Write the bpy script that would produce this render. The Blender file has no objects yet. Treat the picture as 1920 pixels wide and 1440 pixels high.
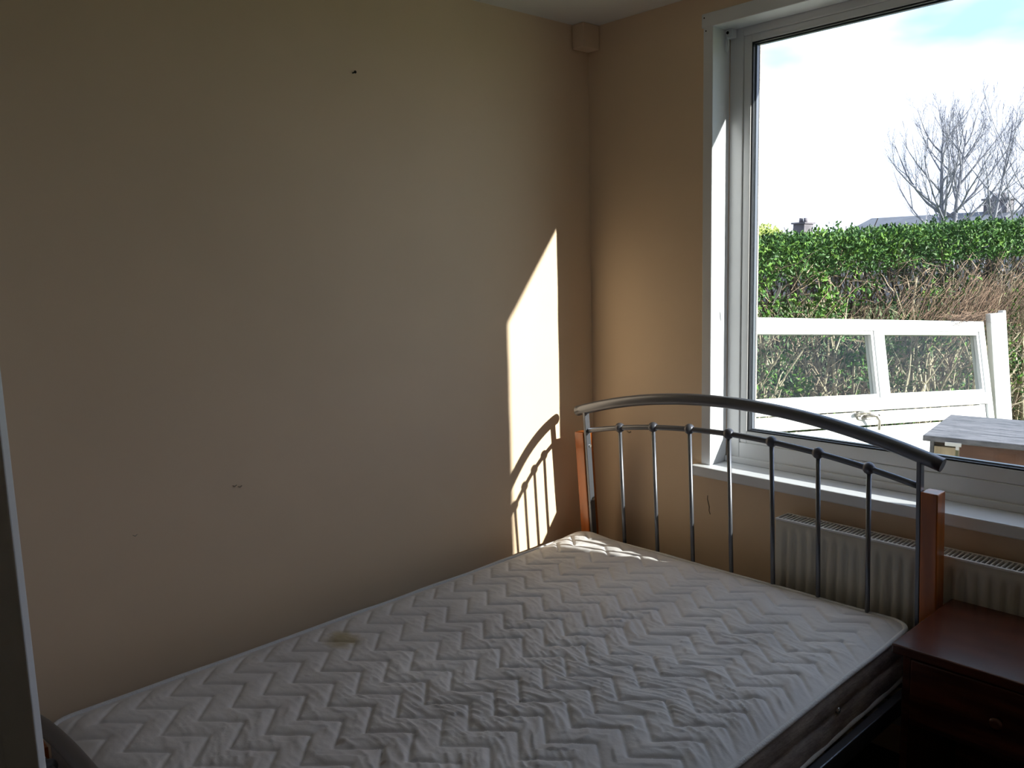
import bpy, bmesh, math, random
from mathutils import Vector, Matrix, noise
random.seed(7)
R = random.random
def U(a, b): return a + (b - a) * random.random()
scene = bpy.context.scene
COL = scene.collection

# ------------------------------------------------------------------ camera
cam_d = bpy.data.cameras.new('camera')
cam = bpy.data.objects.new('camera', cam_d); COL.objects.link(cam)
cam_d.sensor_fit = 'HORIZONTAL'; cam_d.sensor_width = 36.0
cam_d.lens = 1565.0 / 1920.0 * 36.0
cam_d.clip_start = 0.02; cam_d.clip_end = 500
CX, CY, CZ = 2.2212, -2.4703, 1.53
rt = Vector((0.67785838, 0.73469206, -0.02712168))
dn = Vector((0.08630681, -0.1161575, -0.98947388))
fw = Vector((-0.730109, 0.66838238, -0.14214727))
m = Matrix(((rt.x, -dn.x, -fw.x, CX), (rt.y, -dn.y, -fw.y, CY), (rt.z, -dn.z, -fw.z, CZ), (0, 0, 0, 1)))
cam.matrix_world = m
scene.camera = cam

# ------------------------------------------------------------------ view
vs = scene.view_settings
scene.display_settings.display_device = 'sRGB'
vs.view_transform = 'Standard'; vs.look = 'None'; vs.gamma = 1.0; vs.use_curve_mapping = False
vs.exposure = 0.08
scene.cycles.max_bounces = 12
scene.cycles.diffuse_bounces = 6
scene.cycles.transparent_max_bounces = 24

# ------------------------------------------------------------------ sky
SKY_STRENGTH = 1.75
w = bpy.data.worlds.new('sky'); scene.world = w; w.use_nodes = True
nt = w.node_tree; N = nt.nodes; L = nt.links
for n in list(N): N.remove(n)
tc = N.new('ShaderNodeTexCoord')
mp = N.new('ShaderNodeMapping'); mp.inputs['Scale'].default_value = (1.0, 1.0, 2.6)
mp.inputs['Location'].default_value = (0.35, 0.1, 0.2)
nz = N.new('ShaderNodeTexNoise'); nz.inputs['Scale'].default_value = 2.6; nz.inputs['Detail'].default_value = 5; nz.inputs['Roughness'].default_value = 0.5
rp = N.new('ShaderNodeValToRGB'); rp.color_ramp.elements[0].position = 0.40; rp.color_ramp.elements[1].position = 0.52
rp.color_ramp.elements[0].color = (0.42, 0.67, 1.0, 1); rp.color_ramp.elements[1].color = (0.91, 0.93, 1.15, 1)
bg = N.new('ShaderNodeBackground'); bg.inputs['Strength'].default_value = SKY_STRENGTH
ow = N.new('ShaderNodeOutputWorld')
L.new(tc.outputs['Generated'], mp.inputs['Vector']); L.new(mp.outputs['Vector'], nz.inputs['Vector'])
L.new(nz.outputs['Fac'], rp.inputs['Fac']); 
sx = N.new('ShaderNodeSeparateXYZ'); hz = N.new('ShaderNodeMapRange'); hz.inputs['From Min'].default_value = 0.06; hz.inputs['From Max'].default_value = 0.20; hz.inputs['To Min'].default_value = 1.0; hz.inputs['To Max'].default_value = 0.0
hm_ = N.new('ShaderNodeMixRGB'); hm_.inputs['Color2'].default_value = (0.91, 0.93, 1.13, 1)     # bright haze round the whole horizon
L.new(tc.outputs['Generated'], sx.inputs[0]); L.new(sx.outputs['Z'], hz.inputs['Value']); L.new(hz.outputs[0], hm_.inputs['Fac'])
L.new(rp.outputs['Color'], hm_.inputs['Color1']); L.new(hm_.outputs['Color'], bg.inputs['Color']); L.new(bg.outputs['Background'], ow.inputs['Surface'])

# ------------------------------------------------------------------ sun
SUN_STRENGTH = 19.0
sd = bpy.data.lights.new('sun', 'SUN'); sd.energy = SUN_STRENGTH; sd.angle = math.radians(0.6); sd.color = (1.0, 0.94, 0.86)
sun = bpy.data.objects.new('sun', sd); COL.objects.link(sun)
sun.location = (8, 4, 6)
sun.rotation_euler = Vector((-1, -0.342, -0.442)).to_track_quat('-Z', 'Y').to_euler()
# sampling portal in the window opening
pd = bpy.data.lights.new('window_portal', 'AREA'); pd.shape = 'RECTANGLE'; pd.size = 1.5; pd.size_y = 1.36
pd.cycles.is_portal = True
po = bpy.data.objects.new('window_portal', pd); COL.objects.link(po)
po.location = (1.38, 0.30, 1.58); po.rotation_euler = (math.radians(-90), 0, 0)

# ------------------------------------------------------------------ materials
def mat(name, col, rough=0.6, metal=0.0, spec=0.5, noise_amt=0.0, noise_scale=8.0, bump=0.0, bump_scale=60.0, coat=0.0, col2=None, stretch=(1, 1, 1), detail=4.0):
    m = bpy.data.materials.new(name); m.use_nodes = True
    nt = m.node_tree; b = nt.nodes['Principled BSDF']
    b.inputs['Base Color'].default_value = (*col, 1); b.inputs['Roughness'].default_value = rough
    b.inputs['Metallic'].default_value = metal; b.inputs['Specular IOR Level'].default_value = spec
    if coat: b.inputs['Coat Weight'].default_value = coat; b.inputs['Coat Roughness'].default_value = 0.15
    tc = nt.nodes.new('ShaderNodeTexCoord'); mp = nt.nodes.new('ShaderNodeMapping'); mp.inputs['Scale'].default_value = stretch
    nt.links.new(tc.outputs['Object'], mp.inputs['Vector'])
    if noise_amt or col2:
        n = nt.nodes.new('ShaderNodeTexNoise'); n.inputs['Scale'].default_value = noise_scale; n.inputs['Detail'].default_value = detail
        r = nt.nodes.new('ShaderNodeValToRGB'); r.color_ramp.elements[0].position = 0.35; r.color_ramp.elements[1].position = 0.65
        c2 = col2 or tuple(max(0, c * (1 - noise_amt)) for c in col)
        r.color_ramp.elements[0].color = (*c2, 1); r.color_ramp.elements[1].color = (*col, 1)
        nt.links.new(mp.outputs['Vector'], n.inputs['Vector']); nt.links.new(n.outputs['Fac'], r.inputs['Fac']); nt.links.new(r.outputs['Color'], b.inputs['Base Color'])
    if bump:
        n2 = nt.nodes.new('ShaderNodeTexNoise'); n2.inputs['Scale'].default_value = bump_scale; n2.inputs['Detail'].default_value = 3
        bp = nt.nodes.new('ShaderNodeBump'); bp.inputs['Strength'].default_value = bump; bp.inputs['Distance'].default_value = 0.01
        nt.links.new(mp.outputs['Vector'], n2.inputs['Vector']); nt.links.new(n2.outputs['Fac'], bp.inputs['Height']); nt.links.new(bp.outputs['Normal'], b.inputs['Normal'])
    return m

M = {}
M['wall'] = mat('cream_wall_paint', (0.80, 0.625, 0.45), 0.55, spec=0.3, noise_amt=0.04, noise_scale=2.5, bump=0.06, bump_scale=14)
M['ceiling'] = mat('ceiling_paint', (0.74, 0.73, 0.70), 0.8, bump=0.05, bump_scale=20)
M['floor'] = mat('dark_carpet', (0.035, 0.028, 0.026), 0.95, noise_amt=0.4, noise_scale=90, bump=0.5, bump_scale=400)
M['gloss_white'] = mat('white_gloss_wood', (0.80, 0.83, 0.88), 0.3, noise_amt=0.05, noise_scale=5, bump=0.05, bump_scale=30)
M['upvc'] = mat('white_upvc', (0.80, 0.81, 0.83), 0.3, noise_amt=0.05, noise_scale=3)
M['upvc_out'] = mat('dirty_white_upvc', (0.62, 0.63, 0.64), 0.4, noise_amt=0.12, noise_scale=4)
M['gasket'] = mat('black_rubber_gasket', (0.012, 0.014, 0.02), 0.5)
M['spacer'] = mat('glazing_spacer', (0.18, 0.2, 0.24), 0.35, metal=0.6)
M['render'] = mat('pebble_dash', (0.66, 0.60, 0.54), 0.9, noise_amt=0.45, noise_scale=110, bump=1.0, bump_scale=160)
M['steel'] = mat('grey_painted_metal', (0.17, 0.18, 0.21), 0.36, metal=0.75, noise_amt=0.08, noise_scale=9)
M['ball'] = mat('dark_grey_metal', (0.12, 0.125, 0.15), 0.4, metal=0.6)
M['screw'] = mat('zinc_screw', (0.5, 0.5, 0.48), 0.35, metal=0.9)
M['darkhole'] = mat('dark_screw_hole', (0.01, 0.008, 0.008), 0.8)
M['pine'] = mat('orange_stained_wood', (0.50, 0.13, 0.016), 0.3, noise_amt=0.35, noise_scale=6, stretch=(6, 6, 0.8), coat=0.4, detail=8)
M['mahog'] = mat('reddish_brown_wood', (0.11, 0.030, 0.014), 0.25, col2=(0.05, 0.012, 0.007), noise_scale=5, stretch=(1, 7, 7), coat=0.25, detail=8)
M['radiator'] = mat('cream_enamel', (0.66, 0.64, 0.58), 0.35, noise_amt=0.06, noise_scale=4)
M['radgrille'] = mat('grille_enamel', (0.82, 0.82, 0.84), 0.3)
M['raddark'] = mat('radiator_inside_shade', (0.03, 0.032, 0.04), 0.7)
M['ticking'] = mat('mattress_side', (0.42, 0.38, 0.36), 0.8, col2=(0.25, 0.22, 0.22), noise_scale=9, stretch=(1, 1, 2.5), bump=0.35, bump_scale=30)
M['piping'] = mat('mattress_piping', (0.66, 0.67, 0.70), 0.75, bump=0.3, bump_scale=220)
M['leafw'] = mat('white_dropping', (0.85, 0.85, 0.83), 0.7, noise_amt=0.2, noise_scale=60)
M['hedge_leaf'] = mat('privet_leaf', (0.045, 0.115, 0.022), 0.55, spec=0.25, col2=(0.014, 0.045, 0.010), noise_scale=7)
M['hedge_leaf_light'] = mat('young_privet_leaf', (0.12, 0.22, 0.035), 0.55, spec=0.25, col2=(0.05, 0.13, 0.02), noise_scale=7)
M['twig'] = mat('dry_twig', (0.34, 0.26, 0.18), 0.8, col2=(0.10, 0.07, 0.05), noise_scale=5)
M['rusttwig'] = mat('dead_brown_twig', (0.19, 0.12, 0.08), 0.85, col2=(0.08, 0.048, 0.032), noise_scale=6)
M['bark'] = mat('pale_bark', (0.40, 0.35, 0.25), 0.85, col2=(0.18, 0.15, 0.10), noise_scale=14, bump=0.5, bump_scale=50)
M['treebark'] = mat('grey_bark', (0.20, 0.20, 0.23), 0.85, col2=(0.12, 0.125, 0.16), noise_scale=4)
M['shade_brown'] = mat('shade_brown', (0.055, 0.04, 0.028), 0.95, noise_amt=0.5, noise_scale=6, bump=0.8, bump_scale=30)  # dark brown used as painted shade, in the hedge and under the bench top
M['grass'] = mat('rough_grass', (0.10, 0.15, 0.04), 0.95, col2=(0.05, 0.08, 0.02), noise_scale=3, bump=0.8, bump_scale=60)
M['oldwood'] = mat('weathered_grey_wood', (0.17, 0.17, 0.195), 0.6, col2=(0.08, 0.085, 0.10), noise_scale=6, stretch=(2, 9, 9), bump=0.5, bump_scale=40, detail=8)
M['brownwood'] = mat('brown_board', (0.14, 0.07, 0.048), 0.7, col2=(0.08, 0.04, 0.03), noise_scale=4, stretch=(1, 1, 5))
M['palewood'] = mat('pale_bare_wood', (0.44, 0.36, 0.25), 0.7, noise_amt=0.3, noise_scale=6, stretch=(8, 8, 1))
M['metalh'] = mat('tarnished_handle', (0.45, 0.42, 0.38), 0.4, metal=0.7, noise_amt=0.4, noise_scale=30)
M['slate'] = mat('roof_slate', (0.10, 0.11, 0.14), 0.7, noise_amt=0.3, noise_scale=1.5)
M['brick'] = mat('chimney_brick', (0.13, 0.12, 0.14), 0.9, noise_amt=0.4, noise_scale=3)
M['farwall'] = mat('far_wall', (0.30, 0.28, 0.29), 0.9, noise_amt=0.3, noise_scale=1)
M['farleaf'] = mat('spring_leaf', (0.42, 0.50, 0.12), 0.6, noise_amt=0.4, noise_scale=2)

def glass_mat():
    m = bpy.data.materials.new('window_glass'); m.use_nodes = True
    nt = m.node_tree
    for n in list(nt.nodes): nt.nodes.remove(n)
    o = nt.nodes.new('ShaderNodeOutputMaterial'); mx = nt.nodes.new('ShaderNodeMixShader')
    t = nt.nodes.new('ShaderNodeBsdfTransparent'); t.inputs['Color'].default_value = (0.97, 0.985, 0.98, 1)
    g = nt.nodes.new('ShaderNodeBsdfGlossy'); g.inputs['Roughness'].default_value = 0.0
    lw = nt.nodes.new('ShaderNodeLayerWeight'); lw.inputs['Blend'].default_value = 0.5
    pw = nt.nodes.new('ShaderNodeMath'); pw.operation = 'POWER'; pw.inputs[1].default_value = 5.0
    ma = nt.nodes.new('ShaderNodeMath'); ma.operation = 'MULTIPLY_ADD'; ma.inputs[1].default_value = 0.9; ma.inputs[2].default_value = 0.02
    nt.links.new(lw.outputs['Facing'], pw.inputs[0]); nt.links.new(pw.outputs[0], ma.inputs[0])
    nt.links.new(ma.outputs[0], mx.inputs[0]); nt.links.new(t.outputs[0], mx.inputs[1]); nt.links.new(g.outputs[0], mx.inputs[2]); nt.links.new(mx.outputs[0], o.inputs[0])
    return m
M['glass'] = glass_mat()

def ticking_top():
    """white quilted cover: faint mottling plus one old yellow stain"""
    m = bpy.data.materials.new('quilted_cover'); m.use_nodes = True
    nt = m.node_tree; b = nt.nodes['Principled BSDF']; b.inputs['Roughness'].default_value = 0.7
    b.inputs['Specular IOR Level'].default_value = 0.35
    b.inputs['Sheen Weight'].default_value = 0.15
    tc = nt.nodes.new('ShaderNodeTexCoord')
    n = nt.nodes.new('ShaderNodeTexNoise'); n.inputs['Scale'].default_value = 3.0; n.inputs['Detail'].default_value = 6
    r = nt.nodes.new('ShaderNodeValToRGB'); r.color_ramp.elements[0].color = (0.62, 0.61, 0.635, 1); r.color_ramp.elements[1].color = (0.74, 0.735, 0.76, 1)
    r.color_ramp.elements[0].position = 0.35; r.color_ramp.elements[1].position = 0.65
    nt.links.new(tc.outputs['Object'], n.inputs['Vector']); nt.links.new(n.outputs['Fac'], r.inputs['Fac'])
    # stain
    last = r.outputs['Color']
    for (sx, sy, rad, col, amt) in ((0.275, -1.345, 0.055, (0.42, 0.35, 0.20, 1), 0.8), (0.24, -1.33, 0.035, (0.42, 0.36, 0.22, 1), 0.7), (0.70, -1.62, 0.012, (0.25, 0.2, 0.16, 1), 0.6), (0.83, -1.60, 0.009, (0.3, 0.22, 0.18, 1), 0.6)):
        vm = nt.nodes.new('ShaderNodeVectorMath'); vm.operation = 'DISTANCE'; vm.inputs[1].default_value = (sx, sy, 0.0)
        fl = nt.nodes.new('ShaderNodeVectorMath'); fl.operation = 'MULTIPLY'; fl.inputs[1].default_value = (1, 1, 0)
        nn = nt.nodes.new('ShaderNodeTexNoise'); nn.inputs['Scale'].default_value = 25
        ad = nt.nodes.new('ShaderNodeMath'); ad.operation = 'MULTIPLY_ADD'; ad.inputs[1].default_value = rad * 0.9; 
        mr = nt.nodes.new('ShaderNodeMapRange'); mr.inputs['From Min'].default_value = rad * 0.9; mr.inputs['From Max'].default_value = rad * 1.6
        mr.inputs['To Min'].default_value = amt; mr.inputs['To Max'].default_value = 0.0
        mx = nt.nodes.new('ShaderNodeMixRGB'); mx.inputs['Color2'].default_value = col
        nt.links.new(tc.outputs['Object'], fl.inputs[0]); nt.links.new(fl.outputs[0], vm.inputs[0]); nt.links.new(tc.outputs['Object'], nn.inputs['Vector'])
        nt.links.new(nn.outputs['Fac'], ad.inputs[0]); nt.links.new(vm.outputs['Value'], ad.inputs[2])
        nt.links.new(ad.outputs[0], mr.inputs['Value']); nt.links.new(mr.outputs[0], mx.inputs['Fac']); nt.links.new(last, mx.inputs['Color1']); last = mx.outputs['Color']
    nt.links.new(last, b.inputs['Base Color'])
    n2 = nt.nodes.new('ShaderNodeTexNoise'); n2.inputs['Scale'].default_value = 55; n2.inputs['Detail'].default_value = 6
    bp = nt.nodes.new('ShaderNodeBump'); bp.inputs['Strength'].default_value = 0.22; bp.inputs['Distance'].default_value = 0.006
    nt.links.new(tc.outputs['Object'], n2.inputs['Vector']); nt.links.new(n2.outputs['Fac'], bp.inputs['Height']); nt.links.new(bp.outputs['Normal'], b.inputs['Normal'])
    return m
M['cover'] = ticking_top()

# ------------------------------------------------------------------ mesh helpers
class MB:
    def __init__(s): s.v = []; s.f = []; s.sm = []
    def add(s, vs, fs, smooth=False):
        o = len(s.v); s.v.extend([tuple(v) for v in vs]); s.f.extend([tuple(i + o for i in f) for f in fs]); s.sm.extend([smooth] * len(fs)); return s
    def box(s, a, b, mx=None):
        x0, y0, z0 = a; x1, y1, z1 = b
        vs = [Vector(p) for p in ((x0, y0, z0), (x1, y0, z0), (x1, y1, z0), (x0, y1, z0), (x0, y0, z1), (x1, y0, z1), (x1, y1, z1), (x0, y1, z1))]
        if mx: vs = [mx @ v for v in vs]
        return s.add(vs, [(0, 3, 2, 1), (4, 5, 6, 7), (0, 1, 5, 4), (1, 2, 6, 5), (2, 3, 7, 6), (3, 0, 4, 7)])
    def tube(s, pts, rad, seg=10, cap=True, smooth=True):
        pts = [Vector(p) for p in pts]; n = len(pts)
        rads = rad if isinstance(rad, (list, tuple)) else [rad] * n
        vs = []; prev = None
        for i, p in enumerate(pts):
            t = (pts[min(i + 1, n - 1)] - pts[max(i - 1, 0)])
            if t.length < 1e-9: t = Vector((0, 0, 1))
            t.normalize()
            if prev is None:
                a = Vector((0, 0, 1)) if abs(t.z) < 0.9 else Vector((1, 0, 0))
                u = t.cross(a).normalized()
            else:
                u = (prev - t * prev.dot(t)).normalized()
            prev = u; w_ = t.cross(u)
            for k in range(seg):
                an = 2 * math.pi * k / seg
                vs.append(p + (u * math.cos(an) + w_ * math.sin(an)) * rads[i])
        fs = []
        for i in range(n - 1):
            for k in range(seg):
                k2 = (k + 1) % seg
                fs.append((i * seg + k, i * seg + k2, (i + 1) * seg + k2, (i + 1) * seg + k))
        s.add(vs, fs, smooth)
        if cap:
            o = len(s.v) - len(vs)
            s.f.append(tuple(o + k for k in range(seg))[::-1]); s.sm.append(False)
            s.f.append(tuple(o + (n - 1) * seg + k for k in range(seg))); s.sm.append(False)
        return s
    def sphere(s, c, r, seg=14, rings=8):
        c = Vector(c); vs = [c + Vector((0, 0, r))]; fs = []
        for i in range(1, rings):
            for k in range(seg):
                th = math.pi * i / rings; ph = 2 * math.pi * k / seg
                vs.append(c + Vector((math.sin(th) * math.cos(ph), math.sin(th) * math.sin(ph), math.cos(th))) * r)
        vs.append(c - Vector((0, 0, r))); last = len(vs) - 1
        for k in range(seg):
            fs.append((0, 1 + k, 1 + (k + 1) % seg))
            fs.append((last, last - seg + (k + 1) % seg, last - seg + k))
        for i in range(rings - 2):
            for k in range(seg):
                a = 1 + i * seg + k; b = 1 + i * seg + (k + 1) % seg
                fs.append((a, a + seg, b + seg, b))
        return s.add(vs, fs, True)
    def build(s, name, material, parent=None, bevel=0.0, bseg=2):
        me = bpy.data.meshes.new(name); me.from_pydata(s.v, [], s.f); me.update()
        me.polygons.foreach_set('use_smooth', s.sm)
        me.materials.append(material)
        o = bpy.data.objects.new(name, me); COL.objects.link(o)
        if parent: 
            o.parent = parent
            o.location = -Vector(parent.matrix_world.translation) if False else o.location
        if bevel:
            bv = o.modifiers.new('bevel', 'BEVEL'); bv.width = bevel; bv.segments = bseg; bv.limit_method = 'ANGLE'; bv.angle_limit = math.radians(40)
        return o
def tag(o, label=None, cat=None, group=None, kind=None):
    if label: o['label'] = label
    if cat: o['category'] = cat
    if group: o['group'] = group
    if kind: o['kind'] = kind
    return o
def empty(name, loc, label, cat, group=None):
    o = bpy.data.objects.new(name, None); COL.objects.link(o); o.empty_display_size = 0.1
    o['_loc'] = loc
    return tag(o, label, cat, group)
def settle(o, rz=0.0):
    """put the empty's origin at its thing's base while its children stay where they were built"""
    loc = Vector(o['_loc']); del o['_loc']
    o.location = loc
    o.rotation_euler.z = rz
    for c in o.children: c.location = c.location - loc
def struct(o): o['kind'] = 'structure'; return o
def bx(name, a, b, material, parent=None, bevel=0.0, mx=None):
    return MB().box(a, b, mx).build(name, material, parent, bevel)

# ------------------------------------------------------------------ room shell
XR, YB, ZC = 3.5, -4.7, 2.40
struct(tag(bx('floor', (0, YB, -0.05), (XR, 0, 0), M['floor']), 'dark carpet floor beside and under the bed'))
struct(tag(bx('ceiling', (-0.12, YB - 0.12, ZC), (XR + 0.12, 0.305, ZC + 0.1), M['ceiling']), 'off white ceiling showing at the top corner'))
# left wall with very slight unevenness, as a fine grid plus its solid back
def left_wall():
    mb = MB(); ny, nz_ = 90, 60; vs = []; fs = []
    for i in range(ny + 1):
        for j in range(nz_ + 1):
            y = YB * i / ny; z = ZC * j / nz_
            edge = min(1.0, (-y) / 0.15) * min(1, i and (ny - i) / 3) * min(1, j / 3) * min(1, (nz_ - j) / 3)
            d = 0.0035 * noise.noise(Vector((y * 2.1, z * 1.7, 3.1))) + 0.0016 * noise.noise(Vector((y * 7, z * 6, 8.0)))
            vs.append((max(-0.004, d) * max(0, edge), y, z))
    for i in range(ny):
        for j in range(nz_):
            a = i * (nz_ + 1) + j
            fs.append((a, a + 1, a + nz_ + 2, a + nz_ + 1))
    mb.add(vs, fs, True)
    mb.box((-0.12, YB, 0), (-0.006, 0.0, ZC))
    return mb.build('wall_left', M['wall'])
wl = struct(tag(left_wall(), 'long cream painted wall on the left, sunlit patch near the corner'))
struct(bx('wall_right', (XR, YB, 0), (XR + 0.12, 0.0, ZC), M['wall']))
struct(bx('wall_back', (0, YB - 0.12, 0), (XR, YB, ZC), M['wall']))
# window wall
WX0, WX1, WZ0, WZ1 = 0.535, 2.26, 0.775, 2.335   # rough opening behind the lining
mb = MB()
mb.box((-0.12, 0, -0.4), (XR + 0.12, 0.16, WZ0)); mb.box((-0.12, 0, WZ1), (XR + 0.12, 0.16, ZC))
mb.box((-0.12, 0, WZ0), (WX0, 0.16, WZ1)); mb.box((WX1, 0, WZ0), (XR + 0.12, 0.16, WZ1))
ww = struct(tag(mb.build('wall_window', M['wall']), 'cream wall around the window behind the headboard'))
mb = MB()   # outer leaf: pebble dash
OX0, OX1, OZ0, OZ1 = 0.552, 2.20, 0.86, 2.292
mb.box((-0.12, 0.16, -0.4), (XR + 0.12, 0.305, OZ0)); mb.box((-0.12, 0.16, OZ1), (XR + 0.12, 0.305, ZC + 0.1))
mb.box((-0.12, 0.16, OZ0), (OX0, 0.305, OZ1)); mb.box((OX1, 0.16, OZ0), (XR + 0.12, 0.305, OZ1))
struct(tag(mb.build('wall_outside', M['render']), 'pebble dashed outer wall edge seen through the glass'))
struct(tag(bx('trim_1', (0.0, -0.088, 2.312), (0.058, 0.0, ZC), M['wall'], bevel=0.004), 'small painted box in the ceiling corner'))
# lining boards of the reveal
def sframe(name, a, b, lab=None, bevel=0.003):
    o = struct(bx(name, a, b, M['gloss_white'], bevel=bevel))
    if lab: o['label'] = lab
    return o
tl = sframe('trim_2', (0.518, -0.002, 0.802), (0.556, 0.10, 2.312), 'white upright lining board at the left of the window')
th = sframe('trim_3', (0.512, -0.004, 2.290), (2.29, 0.10, 2.336), 'white lining board across the top of the window')
sframe('trim_4', (2.24, -0.012, 0.802), (2.28, 0.10, 2.29))
sl = sframe('trim_5', (0.497, -0.038, 0.765), (2.32, 0.10, 0.802), 'white window sill board', bevel=0.005)
for p in ((0.517, -0.0045, 2.322), (0.523, -0.0025, 2.292 - 0.012)):
    mbh = MB(); mbh.tube([(p[0] + 0.006, p[1] + 0.002, p[2]), (p[0] + 0.006, p[1] - 0.0006, p[2])], 0.0024, 8)
    mbh.build('screw_hole', M['darkhole'], tl)
# old blind bracket and curled tag at the corner
br = empty('blind_bracket', (0.565, 0.085, 2.27), 'small white blind bracket in the top left corner of the window reveal', 'bracket')
MB().box((0.557, 0.070, 2.262), (0.583, 0.098, 2.290)).build('bracket_plate', M['gloss_white'], br, 0.002)
MB().tube([(0.566, 0.068, 2.278), (0.566, 0.0695, 2.278)], 0.005, 10).build('screw_hole', M['darkhole'], br)
lp = [(0.566 + 0.006 * math.sin(t), 0.066, 2.262 - 0.045 * (1 - math.cos(t)) * 0.5) for t in [i * 2 * math.pi / 24 for i in range(25)]]
MB().tube(lp, 0.0022, 6, False).build('plastic_loop', M['gloss_white'], br)
settle(br)

# ------------------------------------------------------------------ window
win = struct(tag(bpy.data.objects.new('window_1', None), 'large single pane white window above the radiator')); COL.objects.link(win)
GX0, GX1, GZ0, GZ1 = 0.636, 2.13, 0.919, 2.240
FX0, FX1, FZ0, FZ1 = 0.556, 2.24, 0.802, 2.292
def member(name, a, b): return MB().box(a, b).build(name, M['upvc'], win, 0.003)
# outer frame (stepped: frame, then glazing bead)
member('frame_side', (FX0, 0.10, FZ0), (FX0 + 0.052, 0.165, FZ1))
member('frame_side', (FX1 - 0.052, 0.10, FZ0), (FX1, 0.165, FZ1))
member('frame_head', (FX0 + 0.052, 0.10, 2.264), (FX1 - 0.052, 0.165, FZ1))
member('frame_sill', (FX0 + 0.052, 0.10, FZ0), (FX1 - 0.052, 0.165, FZ0 + 0.075))
member('frame_foot', (FX0, 0.088, FZ0), (FX1, 0.10, FZ0 + 0.022))
member('glazing_bead', (FX0 + 0.052, 0.104, FZ0 + 0.075), (GX0, 0.16, 2.264))
member('glazing_bead', (GX1, 0.104, FZ0 + 0.075), (FX1 - 0.052, 0.16, 2.264))
member('glazing_bead', (GX0, 0.104, GZ1), (GX1, 0.16, 2.264))
member('glazing_bead', (GX0, 0.104, FZ0 + 0.075), (GX1, 0.16, GZ0))
def ring(name, x0, x1, z0, z1, y0, y1, t, mt):
    mb = MB(); mb.box((x0, y0, z0), (x0 + t, y1, z1)); mb.box((x1 - t, y0, z0), (x1, y1, z1)); mb.box((x0 + t, y0, z0), (x1 - t, y1, z0 + t)); mb.box((x0 + t, y0, z1 - t), (x1 - t, y1, z1))
    return mb.build(name, mt, win)
ring('gasket', GX0, GX1, GZ0, GZ1, 0.108, 0.118, 0.005, M['gasket'])
ring('spacer_bar', GX0, GX1, GZ0, GZ1, 0.124, 0.138, 0.009, M['spacer'])
ring('outer_gasket', GX0, GX1, GZ0, GZ1, 0.144, 0.150, 0.005, M['gasket'])
bx('inner_glass', (GX0, 0.119, GZ0), (GX1, 0.123, GZ1), M['glass'], win)
bx('outer_glass', (GX0, 0.139, GZ0), (GX1, 0.143, GZ1), M['glass'], win)
struct(tag(bx('trim_6', (0.50, 0.166, 0.83), (2.25, 0.34, 0.862), M['upvc_out'], bevel=0.004), 'outer window ledge'))

# feather shaped white splash stuck on the glass
def splash(name, pts, y, label, cat, thick=0.0008, mt=None):
    v = [(x, y, z) for x, z in pts] + [(x, y + thick, z) for x, z in pts]; n = len(pts)
    f = [tuple(range(n)), tuple(range(2 * n - 1, n - 1, -1))] + [(i, i + n, (i + 1) % n + n, (i + 1) % n) for i in range(n)]
    return tag(MB().add(v, f).build(name, mt or M['leafw']), label, cat)
splash('feather', [(0.7195, 1.366), (0.7215, 1.366), (0.7290, 1.385), (0.7400, 1.396), (0.7480, 1.410), (0.7530, 1.426), (0.7545, 1.433), (0.7500, 1.433), (0.7420, 1.424), (0.7335, 1.405), (0.7285, 1.388)],
       0.1178, 'small white feather stuck to the inside of the window glass', 'feather')

# small dark nail in the left wall, scuffs and scratch
nl = MB(); nl.tube([(0.0, -1.047, 2.107), (0.012, -1.046, 2.108)], 0.0022, 8); nl.tube([(0.012, -1.046, 2.108), (0.0135, -1.046, 2.108)], 0.0045, 8)
tag(nl.build('nail', M['darkhole']), 'small dark nail sticking out of the left wall', 'nail')
def mark(name, pts, w, wall, material, ax):
    mb = MB(); mb.tube([Vector(p) for p in pts], [w * (0.4 + 0.6 * math.sin(math.pi * (i + 0.5) / len(pts))) for i in range(len(pts))], 6); mb.build(name, material, wall)
M['scr'] = mat('dark_scratch', (0.16, 0.11, 0.07), 0.8)
mark('scratch', [(0.546, -0.0004, 0.690), (0.545, -0.0004, 0.676), (0.549, -0.0004, 0.662), (0.553, -0.0004, 0.648), (0.552, -0.0004, 0.636), (0.557, -0.0004, 0.622)], 0.0016, ww, M['scr'], 1)
M['scuff'] = mat('pale_scuff', (0.42, 0.34, 0.25), 0.8)
mark('scuff', [(0.176, -0.0004, 0.878), (0.187, -0.0004, 0.874), (0.196, -0.0004, 0.877)], 0.0035, ww, M['scuff'], 1)
for y, z in ((-1.512, 0.935), (-1.497, 0.93), (-1.79, 0.859)):
    mark('scuff', [(0.001, y, z), (0.0012, y + 0.006, z - 0.004), (0.001, y + 0.012, z)], 0.0016, wl, M['scuff'], 0)

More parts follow.
